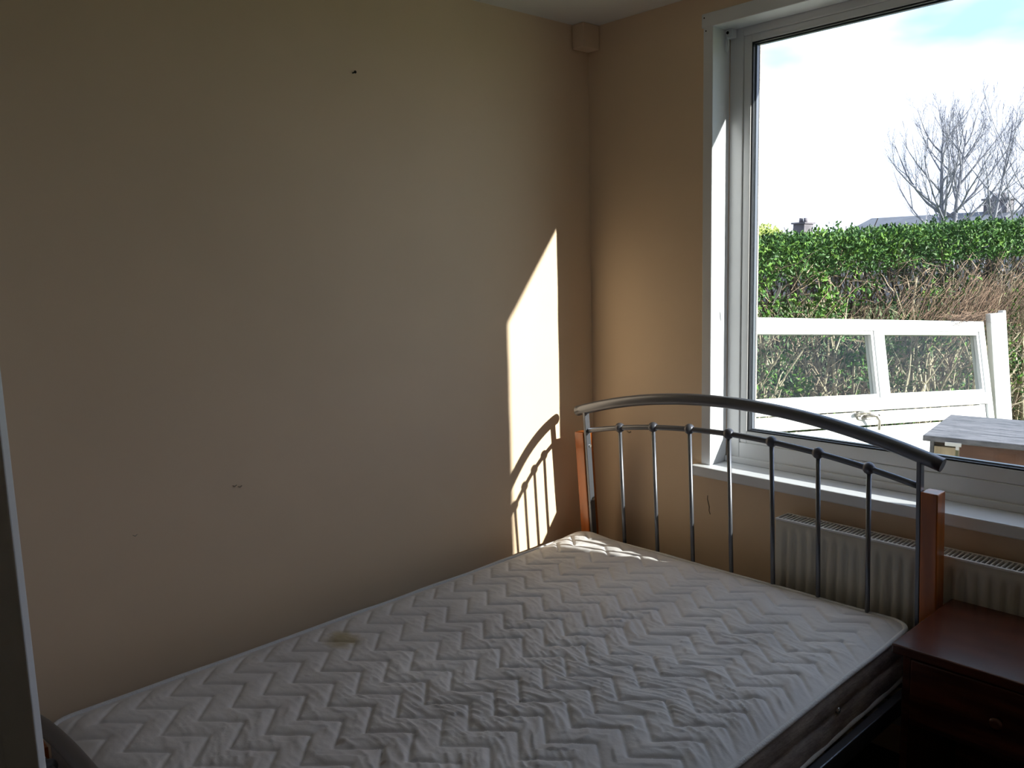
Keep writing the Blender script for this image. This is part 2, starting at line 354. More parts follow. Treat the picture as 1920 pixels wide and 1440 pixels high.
# ------------------------------------------------------------------ radiator
rad = empty('radiator', (1.5, -0.06, 0.12), 'cream panel radiator with slotted top grille on the wall under the window', 'radiator')
RX0, RX1, RZ0, RZ1 = 0.872, 2.27, 0.15, 0.700
def flute_panel():
    mb = MB(); pitch = 0.0333; n = int((RX1 - RX0 - 0.03) / 0.0037)
    zs = [RZ0, RZ0 + 0.025, RZ0 + 0.05, RZ1 - 0.05, RZ1 - 0.032, RZ1 - 0.012, RZ1 - 0.004]
    amp = [0, 0, 1, 1, 0, 0, 0]; back = [0.004, 0, 0, 0, 0, 0.001, 0.006]
    vs = []; fs = []
    xs = [RX0 + 0.004 + (RX1 - RX0 - 0.008) * i / n for i in range(n + 1)]
    for z, a, bk in zip(zs, amp, back):
        for x in xs:
            ph = ((x - RX0 - 0.02) / pitch) % 1.0
            d = 0.5 - 0.5 * math.cos(2 * math.pi * ph); d = d ** 2.2
            if x < RX0 + 0.022 or x > RX1 - 0.022: d = 0
            vs.append((x, -0.104 + bk + a * d * 0.009, z))
    w_ = len(xs)
    for j in range(len(zs) - 1):
        for i in range(n):
            fs.append((j * w_ + i, j * w_ + i + 1, (j + 1) * w_ + i + 1, (j + 1) * w_ + i))
    mb.add(vs, fs, True)
    mb.box((RX0 + 0.004, -0.095, RZ0), (RX1 - 0.004, -0.090, RZ1 - 0.006))
    return mb
flute_panel().build('front_panel', M['radiator'], rad)
bx('back_panel', (RX0 + 0.004, -0.040, RZ0), (RX1 - 0.004, -0.034, RZ1 - 0.006), M['radiator'], rad, 0.002)
bx('side_panel', (RX0, -0.102, RZ0), (RX0 + 0.004, -0.030, RZ1), M['radiator'], rad, 0.0015)
bx('side_panel', (RX1 - 0.004, -0.102, RZ0), (RX1, -0.030, RZ1), M['radiator'], rad, 0.0015)
bx('convector_fins', (RX0 + 0.01, -0.088, RZ0 + 0.03), (RX1 - 0.01, -0.042, RZ1 - 0.03), M['raddark'], rad)  # fins as one block, near black so shade in the slots is painted in
gr = MB(); gr.box((RX0, -0.104, RZ1 - 0.006), (RX1, -0.095, RZ1)); gr.box((RX0, -0.036, RZ1 - 0.006), (RX1, -0.028, RZ1))
gr.box((RX0, -0.095, RZ1 - 0.006), (RX0 + 0.006, -0.036, RZ1)); gr.box((RX1 - 0.006, -0.095, RZ1 - 0.006), (RX1, -0.036, RZ1))
gr = gr.build('top_grille', M['radgrille'], rad, 0.0008)
barm = None; x = RX0 + 0.006 + 0.0105; k = 0
while x < RX1 - 0.012:
    if barm is None:
        b = bx('grille_bar', (-0.0021, -0.095, RZ1 - 0.006), (0.0021, -0.036, RZ1 - 0.0005), M['radgrille'], gr); barm = b.data
    else:
        b = bpy.data.objects.new('grille_bar', barm); COL.objects.link(b); b.parent = gr
    b.location.x = x; x += 0.0125
for xx in (1.0, 2.1):
    bx('wall_bracket', (xx, -0.036, 0.2), (xx + 0.03, -0.001, 0.64), M['radiator'], rad)
vt = MB(); vt.tube([(2.27, -0.065, 0.18), (2.31, -0.065, 0.18), (2.31, -0.065, 0.0)], 0.008, 8); vt.build('supply_pipe', M['radiator'], rad)
settle(rad)

# ------------------------------------------------------------------ bed
bed = empty('bed', (0.727, -1.12, 0.0), 'bed frame of grey metal tube with orange wooden posts holding the mattress', 'bed')
BC = 0.7365
def ytilt(z): return -0.148 - 0.072 * max(0.0, z - 0.5)
def railz(x, z0=0.984, rise=0.106, half=0.66): return z0 + rise * (1 - min(1.0, ((x - 0.727) / half) ** 2)) if False else z0 + rise * (1 - ((x - 0.733) / 0.655) ** 2)
def head_end(kind):
    dz = 0.0 if kind == 'head' else -0.46
    def Y(z): return ytilt(z) if kind == 'head' else -2.093
    zl = 0.335 if kind == 'head' else 0.335
    pre = 'headboard' if kind == 'head' else 'footboard'
    pts = []
    for i in range(41):
        x = 0.078 + (1.392 - 0.078) * i / 40
        z = 0.972 + 0.102 * (1 - ((x - 0.735) / 0.657) ** 2) + dz
        pts.append((x, Y(z), z))
    MB().tube(pts, 0.0195 if kind == 'head' else 0.0165, 20).build(pre + '_top_rail', M['steel'], bed)
    pts = []
    for i in range(41):
        x = 0.122 + (1.338 - 0.122) * i / 40
        z = 0.901 + 0.069 * (1 - ((x - 0.735) / 0.61) ** 2) + dz
        pts.append((x, Y(z), z))
    MB().tube(pts, 0.0092, 12).build(pre + '_middle_rail', M['steel'], bed)
    zb = 0.30
    if kind == 'head': MB().tube([(0.122, Y(zb), zb), (1.338, Y(zb), zb)], 0.0095, 10).build(pre + '_lower_rail', M['steel'], bed)
    else: MB().tube([(0.122, Y(zb), zb - 0.02), (1.338, Y(zb), zb - 0.02)], 0.0095, 10).build(pre + '_lower_rail', M['steel'], bed)
    for k in range(7):
        x = 0.283 + k * (1.195 - 0.283) / 6
        zt = 0.901 + 0.069 * (1 - ((x - 0.735) / 0.61) ** 2) + dz
        sp = MB().tube([(x, Y(zb), zb - (0 if kind == 'head' else 0.02)), (x, Y(zt), zt)], 0.0070, 12).build('spindle', M['steel'], bed)
        MB().sphere((x, Y(zt + 0.002), zt + 0.001), 0.018).build('ball_joint', M['ball'], sp)
    for s, x0 in ((-1, 0.1165), (1, 1.330)):
        zt = 0.972 + dz + 0.012
        y0, y1 = Y(0.0) , Y(zt)
        z00 = 0.02
        v = []
        for z in (z00, 0.5 + dz * 0.5, zt):
            yc = Y(z)
            v += [(x0, yc - 0.015, z), (x0 + 0.012, yc - 0.015, z), (x0 + 0.012, yc + 0.010, z), (x0, yc + 0.010, z)]
        post = MB().add(v, [(0, 3, 2, 1), (8, 9, 10, 11), (0, 1, 5, 4), (1, 2, 6, 5), (2, 3, 7, 6), (3, 0, 4, 7), (4, 5, 9, 8), (5, 6, 10, 9), (6, 7, 11, 10), (7, 4, 8, 11)]).build('metal_post', M['steel'], bed, 0.002)
        if kind == 'head':
            for z in (0.842, 0.632):
                MB().tube([(x0 + 0.0115, Y(z) + 0.002, z), (x0 + 0.0150, Y(z) + 0.002, z)], 0.0055, 10).build('bolt_head', M['screw'], post)
        zt2 = 0.893 + dz
        xa, xb = (0.071, 0.1155) if s < 0 else (1.343, 1.3875)
        v = []
        for z in (0.0, 0.5 + dz * 0.5, zt2):
            yc = Y(z)
            v += [(xa, yc - 0.018, z), (xb, yc - 0.018, z), (xb, yc + 0.036, z), (xa, yc + 0.036, z)]
        MB().add(v, [(0, 3, 2, 1), (8, 9, 10, 11), (0, 1, 5, 4), (1, 2, 6, 5), (2, 3, 7, 6), (3, 0, 4, 7), (4, 5, 9, 8), (5, 6, 10, 9), (6, 7, 11, 10), (7, 4, 8, 11)]).build('wooden_post', M['pine'], bed, 0.003)
head_end('head')
for c in bed.children: c.location.x += 0.008      # the headboard sits slightly right of the footboard
head_end('foot')
for x0 in (0.105, 1.343):
    bx('side_rail', (x0, -2.08, 0.298), (x0 + 0.024, -0.15, 0.3485), M['steel'], bed, 0.003)
slat0 = None
for k in range(13):
    y = -2.0 + k * 0.145
    if slat0 is None:
        s_ = bx('bed_slat', (0.129, -0.03, 0.325), (1.343, 0.03, 0.338), M['palewood'], bed); slat0 = s_.data
    else:
        s_ = bpy.data.objects.new('bed_slat', slat0); COL.objects.link(s_); s_.parent = bed
    s_.location = (0, y, 0)
settle(bed)

# ------------------------------------------------------------------ mattress
MX0, MX1, MY0, MY1, MZ0, MZ1 = 0.118, 1.345, -2.050, -0.168, 0.350, 0.494
def sdist(x, y):
    """inside distance to the rounded outline"""
    cx, cy = (MX0 + MX1) / 2, (MY0 + MY1) / 2; hx, hy = (MX1 - MX0) / 2, (MY1 - MY0) / 2; r = 0.055
    qx, qy = abs(x - cx) - (hx - r), abs(y - cy) - (hy - r)
    return -(math.hypot(max(qx, 0), max(qy, 0)) + min(max(qx, qy), 0) - r)
def tri(t):
    t = t % 1.0
    return 1 - 4 * abs(t - 0.5) if True else 0
def quilt(x, y):
    xx = x + 0.005 * noise.noise(Vector((x * 4, y * 4, 5.2)))
    yy = y + 0.006 * noise.noise(Vector((x * 4, y * 4, 1.7)))
    p = ((xx - 0.625) / 0.1605) % 1.0
    zz = 0.0365 * (4 * abs(p - 0.5) - 1)       # +amp at p=0
    q = (yy - (-1.197) - zz) / 0.0815
    d = abs(q - round(q)) * 0.0815 * 0.74       # distance to the stitched line
    puff = 0.0037 * (1 - math.exp(-d / 0.0035)) + 0.0042 * (1 - math.exp(-d / 0.014))
    return puff, d, round(q)
def top_z(x, y):
    e = max(0.0, sdist(x, y))
    pz, d, row = quilt(x, y)
    k = min(1.0, e / 0.05)
    crown = 0.012 * min(1.0, e / 0.10) ** 0.6
    # wrinkles: the cover is pulled sideways across the bed, more so towards the open side
    wr = 0.35 + 0.85 * min(1.0, max(0.0, (x - 0.35) / 0.45)) * min(1.0, max(0.15, (-y - 0.25) / 0.5))
    sh = 0.15 * noise.noise(Vector((x * 3, y * 3, 9)))
    ca, sa = math.cos(-0.10 + sh), math.sin(-0.10 + sh)
    a = x * ca + y * sa; c = -x * sa + y * ca
    rj = (row % 7) * 3.7
    n1 = noise.noise(Vector((a * 7.5, c * 58, rj))); n2 = noise.noise(Vector((a * 5.0, c * 30, rj + 7.7))); n3 = noise.noise(Vector((x * 34, y * 34, 2.2))); n4 = noise.noise(Vector((a * 4, c * 14, 4.4)))
    m1 = max(0.0, 1 - abs(n1) * 2.6) ** 2; m2 = max(0.0, 1 - abs(n2) * 2.4) ** 2
    wv = (0.0016 * m1 + 0.0034 * m2 + 0.0035 * n4) * wr * min(1.0, d / 0.010 + 0.15) + 0.0009 * n3
    broad = 0.005 * noise.noise(Vector((x * 2.3, y * 2.3, 4)))
    hc = 0.014 * math.exp(-((x - 0.14) ** 2 + (y + 0.19) ** 2) / 0.02)
    return MZ1 + crown + pz * k + wv * k + broad * k + hc
def build_mattress():
    st = 0.0038
    nx = int((MX1 - MX0) / st); ny = int((MY1 - MY0) / st)
    cx, cy = (MX0 + MX1) / 2, (MY0 + MY1) / 2; hx, hy = (MX1 - MX0) / 2, (MY1 - MY0) / 2
    r = 0.055; vs = []; fs = []
    def warp(u, v):
        # map square grid (u,v in -1..1) to a rounded rectangle
        x, y = u * hx, v * hy
        qx, qy = abs(x) - (hx - r), abs(y) - (hy - r)
        if qx > 0 and qy > 0:
            m_ = max(qx, qy); l = math.hypot(qx, qy)
            x = math.copysign((hx - r) + qx / l * m_, x); y = math.copysign((hy - r) + qy / l * m_, y)
        return cx + x, cy + y
    for j in range(ny + 1):
        for i in range(nx + 1):
            x, y = warp(2 * i / nx - 1, 2 * j / ny - 1)
            vs.append((x, y, top_z(x, y)))
    W_ = nx + 1
    for j in range(ny):
        for i in range(nx):
            a = j * W_ + i; fs.append((a, a + 1, a + W_ + 1, a + W_))
    rim = [i for i in range(W_)] + [j * W_ + nx for j in range(1, ny + 1)] + [ny * W_ + i for i in range(nx - 1, -1, -1)] + [j * W_ for j in range(ny - 1, 0, -1)]
    return vs, fs, rim
vs, fs, rim = build_mattress()
mt = empty('mattress', (0.728, -1.109, 0.350), 'white quilted mattress with zigzag stitching lying on the bed frame', 'mattress')
top = MB().add(vs, fs, True).build('quilted_top', M['cover'], mt)
rp_ = [Vector(vs[i]) for i in rim]
# side panel, three levels with a soft bulge
mb = MB(); v2 = []; lev = [(MZ1 + 0.002, 0.0), (MZ1 - 0.02, 0.004), (MZ1 - 0.058, 0.006), (MZ1 - 0.064, 0.0015), (MZ1 - 0.070, 0.006), (MZ1 - 0.11, 0.005), (MZ0 + 0.010, 0.001), (MZ0, -0.002)]
cc = Vector(((MX0 + MX1) / 2, (MY0 + MY1) / 2, 0)); ids = rp_[::4]; n_ = len(ids)
for li, (z, o_) in enumerate(lev):
    for k, p in enumerate(ids):
        t_ = (ids[(k + 1) % n_] - ids[k - 1]); nrm = Vector((t_.y, -t_.x, 0)).normalized()
        ob = o_ + (0.0028 * noise.noise(Vector((p.x * 14, p.y * 14, z * 30))) if 0 < li < 7 else 0)
        v2.append((p.x + nrm.x * ob, p.y + nrm.y * ob, z + (0.004 * noise.noise(Vector((p.x * 7, p.y * 7, 3))) if 1 < li < 5 else 0)))
f2 = []
for li in range(len(lev) - 1):
    for k in range(n_):
        k2 = (k + 1) % n_; f2.append((li * n_ + k, (li + 1) * n_ + k, (li + 1) * n_ + k2, li * n_ + k2))
f2.append(tuple((len(lev) - 1) * n_ + k for k in range(n_))[::-1])
mb.add(v2, f2, True).build('side_panel', M['ticking'], mt)
def edge_tape(z, name, rr, off):
    pts = []
    for k, p in enumerate(ids):
        t_ = (ids[(k + 1) % n_] - ids[k - 1]); nrm = Vector((t_.y, -t_.x, 0)).normalized()
        pts.append((p.x + nrm.x * off, p.y + nrm.y * off, z + 0.003 * noise.noise(Vector((p.x * 5, p.y * 5, z)))))
    pts += pts[:2]
    MB().tube(pts, rr, 8, False).build(name, M['piping'], mt)
edge_tape(MZ1 + 0.001, 'edge_piping', 0.0068, 0.002)
edge_tape(MZ0 + 0.006, 'edge_piping', 0.0062, 0.001)
vv = MB(); vv.tube([(1.348, -0.628, 0.430), (1.3545, -0.628, 0.430)], 0.008, 12); vv.tube([(1.354, -0.628, 0.430), (1.3555, -0.628, 0.430)], [0.0052, 0.004], 10)
vv.build('air_vent', M['screw'], mt)
settle(mt, math.radians(1.05))

# ------------------------------------------------------------------ bedside table
ns = empty('bedside_table', (1.65, -0.30, 0.0), 'low reddish brown wooden bedside table with a drawer beside the bed', 'table')
bx('table_top', (1.412, -0.492, 0.560), (1.892, -0.108, 0.585), M['mahog'], ns, 0.004)
bx('side_board', (1.432, -0.468, 0.0), (1.450, -0.118, 0.560), M['mahog'], ns, 0.001)
bx('side_board', (1.854, -0.468, 0.0), (1.872, -0.118, 0.560), M['mahog'], ns, 0.001)
bx('back_board', (1.450, -0.130, 0.03), (1.854, -0.120, 0.560), M['mahog'], ns)
bx('shelf', (1.450, -0.460, 0.375), (1.854, -0.130, 0.390), M['mahog'], ns)
bx('base_board', (1.450, -0.455, 0.03), (1.854, -0.130, 0.05), M['mahog'], ns)
dr = bx('drawer', (1.453, -0.478, 0.394), (1.851, -0.462, 0.552), M['mahog'], ns, 0.004)
kb = MB(); kb.tube([(1.652, -0.478, 0.473), (1.652, -0.487, 0.473), (1.652, -0.494, 0.473), (1.652, -0.502, 0.473), (1.652, -0.505, 0.473)], [0.008, 0.007, 0.014, 0.015, 0.009], 16)
kb.build('drawer_knob', M['mahog'], dr)
settle(ns)

# ------------------------------------------------------------------ wardrobe with its white door swung open (left edge)
wd = empty('wardrobe', (0.22, -2.99, 0.0), 'white wardrobe door standing open at the left edge in front of the bed foot', 'wardrobe')
WXF = 0.44
hinge = Vector((WXF + 0.004, -2.545, 0)); edge = Vector((0.843, -2.2155, 0))
dirv = (edge - hinge).normalized(); LW = (edge - hinge).length
bx('side_board', (0.004, -2.553, 0.0), (WXF, -2.535, 2.05), M['gloss_white'], wd)
bx('side_board', (0.004, -3.42, 0.0), (WXF, -3.402, 2.05), M['gloss_white'], wd)
bx('top_board', (0.004, -3.402, 2.03), (WXF, -2.553, 2.05), M['gloss_white'], wd)
bx('back_board', (0.004, -3.402, 0.0), (0.012, -2.553, 2.03), M['gloss_white'], wd)
bx('plinth', (0.012, -3.402, 0.0), (WXF - 0.02, -2.553, 0.08), M['gloss_white'], wd)
ang = math.atan2(dirv.y, dirv.x)
mx = Matrix.Translation(hinge) @ Matrix.Rotation(ang, 4, 'Z')
T = 0.0165
dm = MB(); dm.box((LW - 0.058, 0, 0.09), (LW, T, 2.02), mx); dm.box((0, 0, 0.09), (0.058, T, 2.02), mx); dm.box((0.058, 0, 1.95), (LW - 0.058, T, 2.02), mx); dm.box((0.058, 0, 0.09), (LW - 0.058, T, 0.17), mx)
dl = dm.build('open_door', M['gloss_white'], wd, 0.0025)
MB().box((0.058, 0.005, 0.17), (LW - 0.058, T - 0.005, 1.95), mx).build('door_panel', M['gloss_white'], dl)
bx('closed_door', (WXF, -3.40, 0.09), (WXF + 0.016, -3.0, 2.02), M['gloss_white'], wd, 0.003)
settle(wd)

# ================================================================== OUTSIDE
GZ = -0.35
struct(tag(bx('ground', (-60, 0.306, GZ - 0.3), (60, 140, GZ), M['grass']), 'rough garden ground outside the window'))
def hx(y): return -0.59 + 0.2 * y          # hedge front face
hd = empty('hedge', (-0.3, 2.6, GZ), 'overgrown privet hedge, green on top with bare brown twigs below, behind the leaning white door', 'hedge')
HN = Vector((0.98, -0.196, 0))             # outward normal (towards the window)
def htop(y): return 1.635 + 0.022 * (y - 1.6) + 0.02 * noise.noise(Vector((y * 1.3, 0.5, 0))) - 0.075 * min(1.0, max(0.0, (2.45 - y) / 0.9)) + (0.035 * noise.noise(Vector((y * 6, 2.5, 0))))
def leaf(mb, c, size, up=0.3):
    d = Vector((U(-1, 1), U(-1, 1), U(-0.5, 1) + up)).normalized()
    s = d.cross(Vector((U(-1, 1), U(-1, 1), U(-1, 1)))).normalized()
    nn = d.cross(s) * size * 0.12
    w_ = size * 0.27
    mb.v.extend([tuple(c), tuple(c + d * size * 0.5 + s * w_ + nn), tuple(c + d * size), tuple(c + d * size * 0.5 - s * w_ + nn)])
    o = len(mb.v) - 4; mb.f.append((o, o + 1, o + 2)); mb.f.append((o, o + 2, o + 3)); mb.sm += [False, False]
Y0, Y1 = 1.0, 7.2
dark = MB(); light = MB()
def sprig(c, mbk, n, size, spread):
    for _ in range(n):
        leaf(mbk, c + Vector((U(-1, 1), U(-1, 1), U(-0.6, 1))) * spread, size * U(0.7, 1.2))
for _ in range(9500):          # dense top band
    y = U(Y0, Y1); t = R() ** 1.3; depth = R() ** 1.8 * 0.7
    z = htop(y) - t * 0.23 + 0.01
    if t > 0.55 and R() < 0.35: continue
    c = Vector((hx(y), y, z)) - HN * (depth - 0.06)
    sprig(c, light if R() < 0.25 else dark, 5, 0.030, 0.030)
for _ in range(160):           # shoots poking up
    y = U(Y0, Y1); c = Vector((hx(y), y, htop(y))) - HN * U(0, 0.4)
    hgt = U(0.02, 0.08)
    for k in range(6): leaf(dark, c + Vector((U(-.008, .008), U(-.008, .008), hgt * k / 5)), 0.026, 1.0)
clumps = []
for _ in range(150):
    y = U(Y0, Y1); z = U(GZ + 0.2, 1.36); clumps.append((y, z, U(0.04, 0.12)))
clumps += [(1.95, 1.15, 0.16), (2.15, 1.22, 0.14), (1.8, 0.8, 0.22), (2.0, 0.55, 0.25), (2.5, 0.75, 0.2), (2.9, 0.7, 0.18), (2.2, 1.25, 0.15), (4.0, 0.75, 0.2), (1.6, 1.3, 0.3), (2.6, 0.3, 0.3), (3.2, 0.2, 0.3), (4.6, 0.3, 0.3), (3.1, 0.95, 0.12), (3.4, 0.9, 0.12)]
for (y, z, rr) in clumps:
    nn_ = int(12 + 900 * rr * rr * 1.5); lt = R() < 0.45
    for _ in range(nn_):
        c = Vector((hx(y), y, z)) + Vector((0.05 + U(-0.12, 0.08), random.gauss(0, rr * 0.6), random.gauss(0, rr * 0.5)))
        sprig(c, light if (R() < 0.6) == lt else dark, 3, 0.034, 0.02)
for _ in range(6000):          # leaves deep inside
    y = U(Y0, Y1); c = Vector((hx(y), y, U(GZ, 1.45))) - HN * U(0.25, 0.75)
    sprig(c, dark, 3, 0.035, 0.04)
tag(dark.build('dark_leaves', M['hedge_leaf'], hd), kind='stuff'); tag(light.build('light_leaves', M['hedge_leaf_light'], hd), kind='stuff')
def twig(mb, p, d, l, r0, bend=0.25, seg=3, sides=3):
    pts = [p]; d = d.normalized()
    for k in range(seg):
        d = (d + Vector((U(-1, 1), U(-1, 1), U(-1, 1))) * bend).normalized(); pts.append(pts[-1] + d * l / seg)
    mb.tube(pts, [r0 * (1 - 0.7 * k / seg) for k in range(seg + 1)], sides, False, False)
    return pts
tw = MB()
for _ in range(7000):
    y = U(Y0, Y1); z = U(GZ + 0.1, 1.48); dp = R() ** 1.2 * 0.5
    p = Vector((hx(y), y, z)) - HN * (dp - 0.07)
    d = Vector((U(-0.35, 0.45), U(-0.6, 0.6), U(0.2, 1.2)))
    if R() < 0.25: d = Vector((U(-1, 1), U(-1, 1), U(-0.4, 0.4)))
    twig(tw, p, d, U(0.08, 0.28), U(0.0015, 0.0038))
tag(tw.build('bare_twigs', M['twig'], hd), kind='stuff')
rt_ = MB()
for _ in range(1000):          # reddish dead bundle swept over the door's right end
    y = random.gauss(3.75, 0.5); z = 1.22 + (y - 3.5) * 0.03 + random.gauss(0, 0.10)
    p = Vector((hx(y) + 0.05 + U(-0.05, 0.13), y, z))
    twig(rt_, p, Vector((0.1, -0.9 + U(-.25, .25), -0.42 + U(-.25, .25))), U(0.15, 0.42), U(0.0012, 0.0026), 0.12)
for _ in range(260):
    y = U(2.75, 3.25); p = Vector((0.36 + U(-.05, .06), y, 1.115 + U(-0.01, 0.05)))
    twig(rt_, p, Vector((U(-.2, .5), -1 + U(-.6, .6), U(-.25, .15))), U(0.08, 0.22), 0.0014, 0.15)
tag(rt_.build('dead_twigs', M['rusttwig'], hd), kind='stuff')
for _ in range(95):            # thick stems, single parts
    y = U(Y0, 5.6); p = Vector((hx(y), y, GZ)) - HN * U(0.0, 0.32)
    mb = MB(); pts = twig(mb, p, Vector((U(-.1, .15), U(-.25, .25), 1)), U(1.2, 1.8), U(0.011, 0.022), 0.17, 8, 6)
    for k in (3, 4, 5, 6):
        q = twig(mb, pts[k], Vector((U(-.3, .6), U(-1, 1), U(0.4, 1))), U(0.3, 0.6), 0.008, 0.2, 5, 5)
        twig(mb, q[2], Vector((U(-.3, .6), U(-1, 1), U(0.3, 1))), U(0.2, 0.35), 0.0045, 0.2, 4, 4)
    mb.build('stem', M['bark'], hd)
# dense inner brush, its dark brown painting the shade in the hedge's gaps
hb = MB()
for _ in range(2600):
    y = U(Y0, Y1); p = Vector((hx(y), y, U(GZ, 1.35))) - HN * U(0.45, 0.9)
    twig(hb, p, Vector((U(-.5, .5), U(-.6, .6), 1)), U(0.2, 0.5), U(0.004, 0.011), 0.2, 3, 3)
tag(hb.build('inner_brush', M['shade_brown'], hd), kind='stuff')
settle(hd)

# leaning white door lying on its side
D1 = Vector((0.24623058, 0.96686265, -0.06743225)); D2 = Vector((0.18964947, -0.11629359, -0.97494045)); DN = Vector((0.95047545, -0.22727166, 0.21200002))
A = Vector((0.44, 3.0, 1.11))
DM = Matrix(((D1.x, D2.x, DN.x, A.x), (D1.y, D2.y, DN.y, A.y), (D1.z, D2.z, DN.z, A.z), (0, 0, 0, 1)))   # local x right, y down, z towards viewer
dd = empty('old_door', (0.45, 2.1, GZ), 'old white plastic door with two glass panes leaning on its side against the hedge', 'door')
VL, VB = -2.02, 1.20
def dpc(name, a, b, mt, par=dd, bev=0.003): return MB().box(a, b, DM).build(name, mt, par, bev)
def bar(mbx, a, b): mbx.box(a, b, DM)
# frame members each its own part
dpc('frame_rail', (VL, 0.0, -0.05), (0.0, 0.062, 0.012), M['upvc_out'])
dpc('frame_rail', (VL, 0.425, -0.05), (-0.052, 0.492, 0.012), M['upvc_out'])
dpc('frame_stile', (-0.052, 0.062, -0.05), (0.0, VB, 0.012), M['upvc_out'])
dpc('frame_stile', (VL, 0.062, -0.05), (VL + 0.07, 0.425, 0.012), M['upvc_out'])
dpc('frame_stile', (-0.985, 0.062, -0.05), (-0.915, 0.425, 0.012), M['upvc_out'])
for (u0, u1) in ((-0.915, -0.052), (VL + 0.07, -0.985)):
    mb = MB(); t = 0.02
    for a, b in (((u0, 0.062, -0.04), (u0 + t, 0.425, 0.004)), ((u1 - t, 0.062, -0.04), (u1, 0.425, 0.004)), ((u0 + t, 0.062, -0.04), (u1 - t, 0.062 + t, 0.004)), ((u0 + t, 0.425 - t, -0.04), (u1 - t, 0.425, 0.004))): mb.box(a, b, DM)
    mb.build('glazing_bead', M['upvc_out'], dd, 0.002)
    dpc('door_glass', (u0 + t, 0.082, -0.022), (u1 - t, 0.405, -0.018), M['glass'], bev=0)
dpc('door_board', (VL, 0.498, -0.045), (-0.120, 0.570, 0.002), M['upvc_out'])
dpc('door_board', (VL, 0.580, -0.045), (-0.120, VB, 0.004), M['upvc_out'])
dpc('frame_stile', (-0.112, 0.494, -0.045), (-0.056, VB, -0.002), M['upvc_out'])
for (u0, u1) in ((-1.86, -1.42), (-1.27, -1.02), (-0.86, -0.30)):
    mb = MB(); v0, v1, t = 0.67, 1.15, 0.022
    for a, b in (((u0, v0, 0.004), (u0 + t, v1, 0.012)), ((u1 - t, v0, 0.004), (u1, v1, 0.012)), ((u0 + t, v0, 0.004), (u1 - t, v0 + t, 0.012)), ((u0 + t, v1 - t, 0.004), (u1 - t, v1, 0.012))): mb.box(a, b, DM)
    mb.build('panel_moulding', M['upvc_out'], dd, 0.003)
hm = MB()
pl_ = [DM @ Vector((u, 0.528 + v, z)) for u, v, z in []]
# handle: rounded back plate plus lever
pts = []
n = 10
for side in (0, 1):
    for k in range(n + 1):
        an = -math.pi / 2 + math.pi * k / n + (math.pi if side else 0)
        cxu = -0.985 if side == 0 else -1.165
        pts.append((cxu + 0.018 * math.cos(an), 0.520 + 0.018 * math.sin(an)))
v = [DM @ Vector((a, b, 0.003)) for a, b in pts] + [DM @ Vector((a, b, 0.013)) for a, b in pts]; nn_ = len(pts)
f = [tuple(range(nn_))[::-1], tuple(range(nn_, 2 * nn_))] + [(i, (i + 1) % nn_, (i + 1) % nn_ + nn_, i + nn_) for i in range(nn_)]
hp = MB().add(v, f).build('handle_plate', M['metalh'], dd)
lv = MB(); lv.tube([DM @ Vector(p) for p in ((-1.13, 0.52, 0.01), (-1.13, 0.52, 0.05), (-1.10, 0.522, 0.062), (-1.08, 0.55, 0.062), (-1.09, 0.60, 0.058))], [0.011, 0.010, 0.010, 0.009, 0.008], 8)
lv.tube([DM @ Vector(p) for p in ((-1.19, 0.51, 0.01), (-1.19, 0.505, 0.045), (-1.17, 0.50, 0.055), (-1.14, 0.505, 0.055))], [0.011, 0.01, 0.009, 0.008], 8)
lv.build('handle_lever', M['metalh'], hp)
tk = MB(); tk.tube([DM @ Vector((-1.02, 0.521, 0.012)), DM @ Vector((-1.02, 0.521, 0.016))], 0.006, 8); tk.build('lock_cylinder', M['darkhole'], hp)
settle(dd)

# white post leaning beside the door's right end
B0 = Vector((0.478, 3.10, 1.157)); 
bd = (Vector((0.545, 3.10, 0.517)) - B0); bd.normalize()
wv_ = Vector((0.72, 0.69, 0)); wv_ = (wv_ - bd * wv_.dot(bd)).normalized(); nv_ = wv_.cross(bd).normalized()
BM = Matrix(((wv_.x, bd.x, nv_.x, B0.x), (wv_.y, bd.y, nv_.y, B0.y), (wv_.z, bd.z, nv_.z, B0.z), (0, 0, 0, 1)))
pst = empty('door_frame_post', (0.6, 3.1, GZ), 'white frame post leaning upright just right of the old white door', 'post')
MB().box((-0.042, 0, -0.03), (0.034, 1.51, 0.03), BM).build('post_body', M['upvc_out'], pst, 0.003)
MB().box((0.034, -0.012, -0.026), (0.052, 1.51, 0.034), BM).build('post_lip', M['upvc_out'], pst, 0.002)
settle(pst)

# weathered wooden bench / box close to the window
bn = empty('wooden_bench', (1.1, 1.35, GZ), 'weathered grey wooden bench top on brown boards outside by the window', 'bench')
P0 = Vector((0.872, 1.055, 0)); rot = Matrix.Translation(P0) @ Matrix.Rotation(math.radians(9), 4, 'Z')
SZ = 0.785
def bb(name, a, b, mt, bev=0.003): return MB().box(a, b, rot).build(name, mt, bn, bev)
for k in range(4):             # top planks
    bb('top_plank', (0.0, 0.002 + k * 0.137, SZ - 0.024), (1.25, 0.135 + k * 0.137, SZ), M['oldwood'], 0.003)
bb('front_board', (0.13, 0.05, GZ), (0.70, 0.07, SZ - 0.026), M['brownwood'])
bb('front_board', (0.71, 0.05, GZ), (1.18, 0.07, SZ - 0.026), M['brownwood'])
bb('leg', (0.035, 0.05, GZ), (0.115, 0.11, SZ - 0.05), M['palewood'])
bb('leg', (1.13, 0.08, GZ), (1.19, 0.14, SZ - 0.026), M['palewood'])
bb('leg', (0.05, 0.44, GZ), (0.11, 0.50, SZ - 0.026), M['palewood'])
bb('leg', (1.13, 0.44, GZ), (1.19, 0.50, SZ - 0.026), M['palewood'])
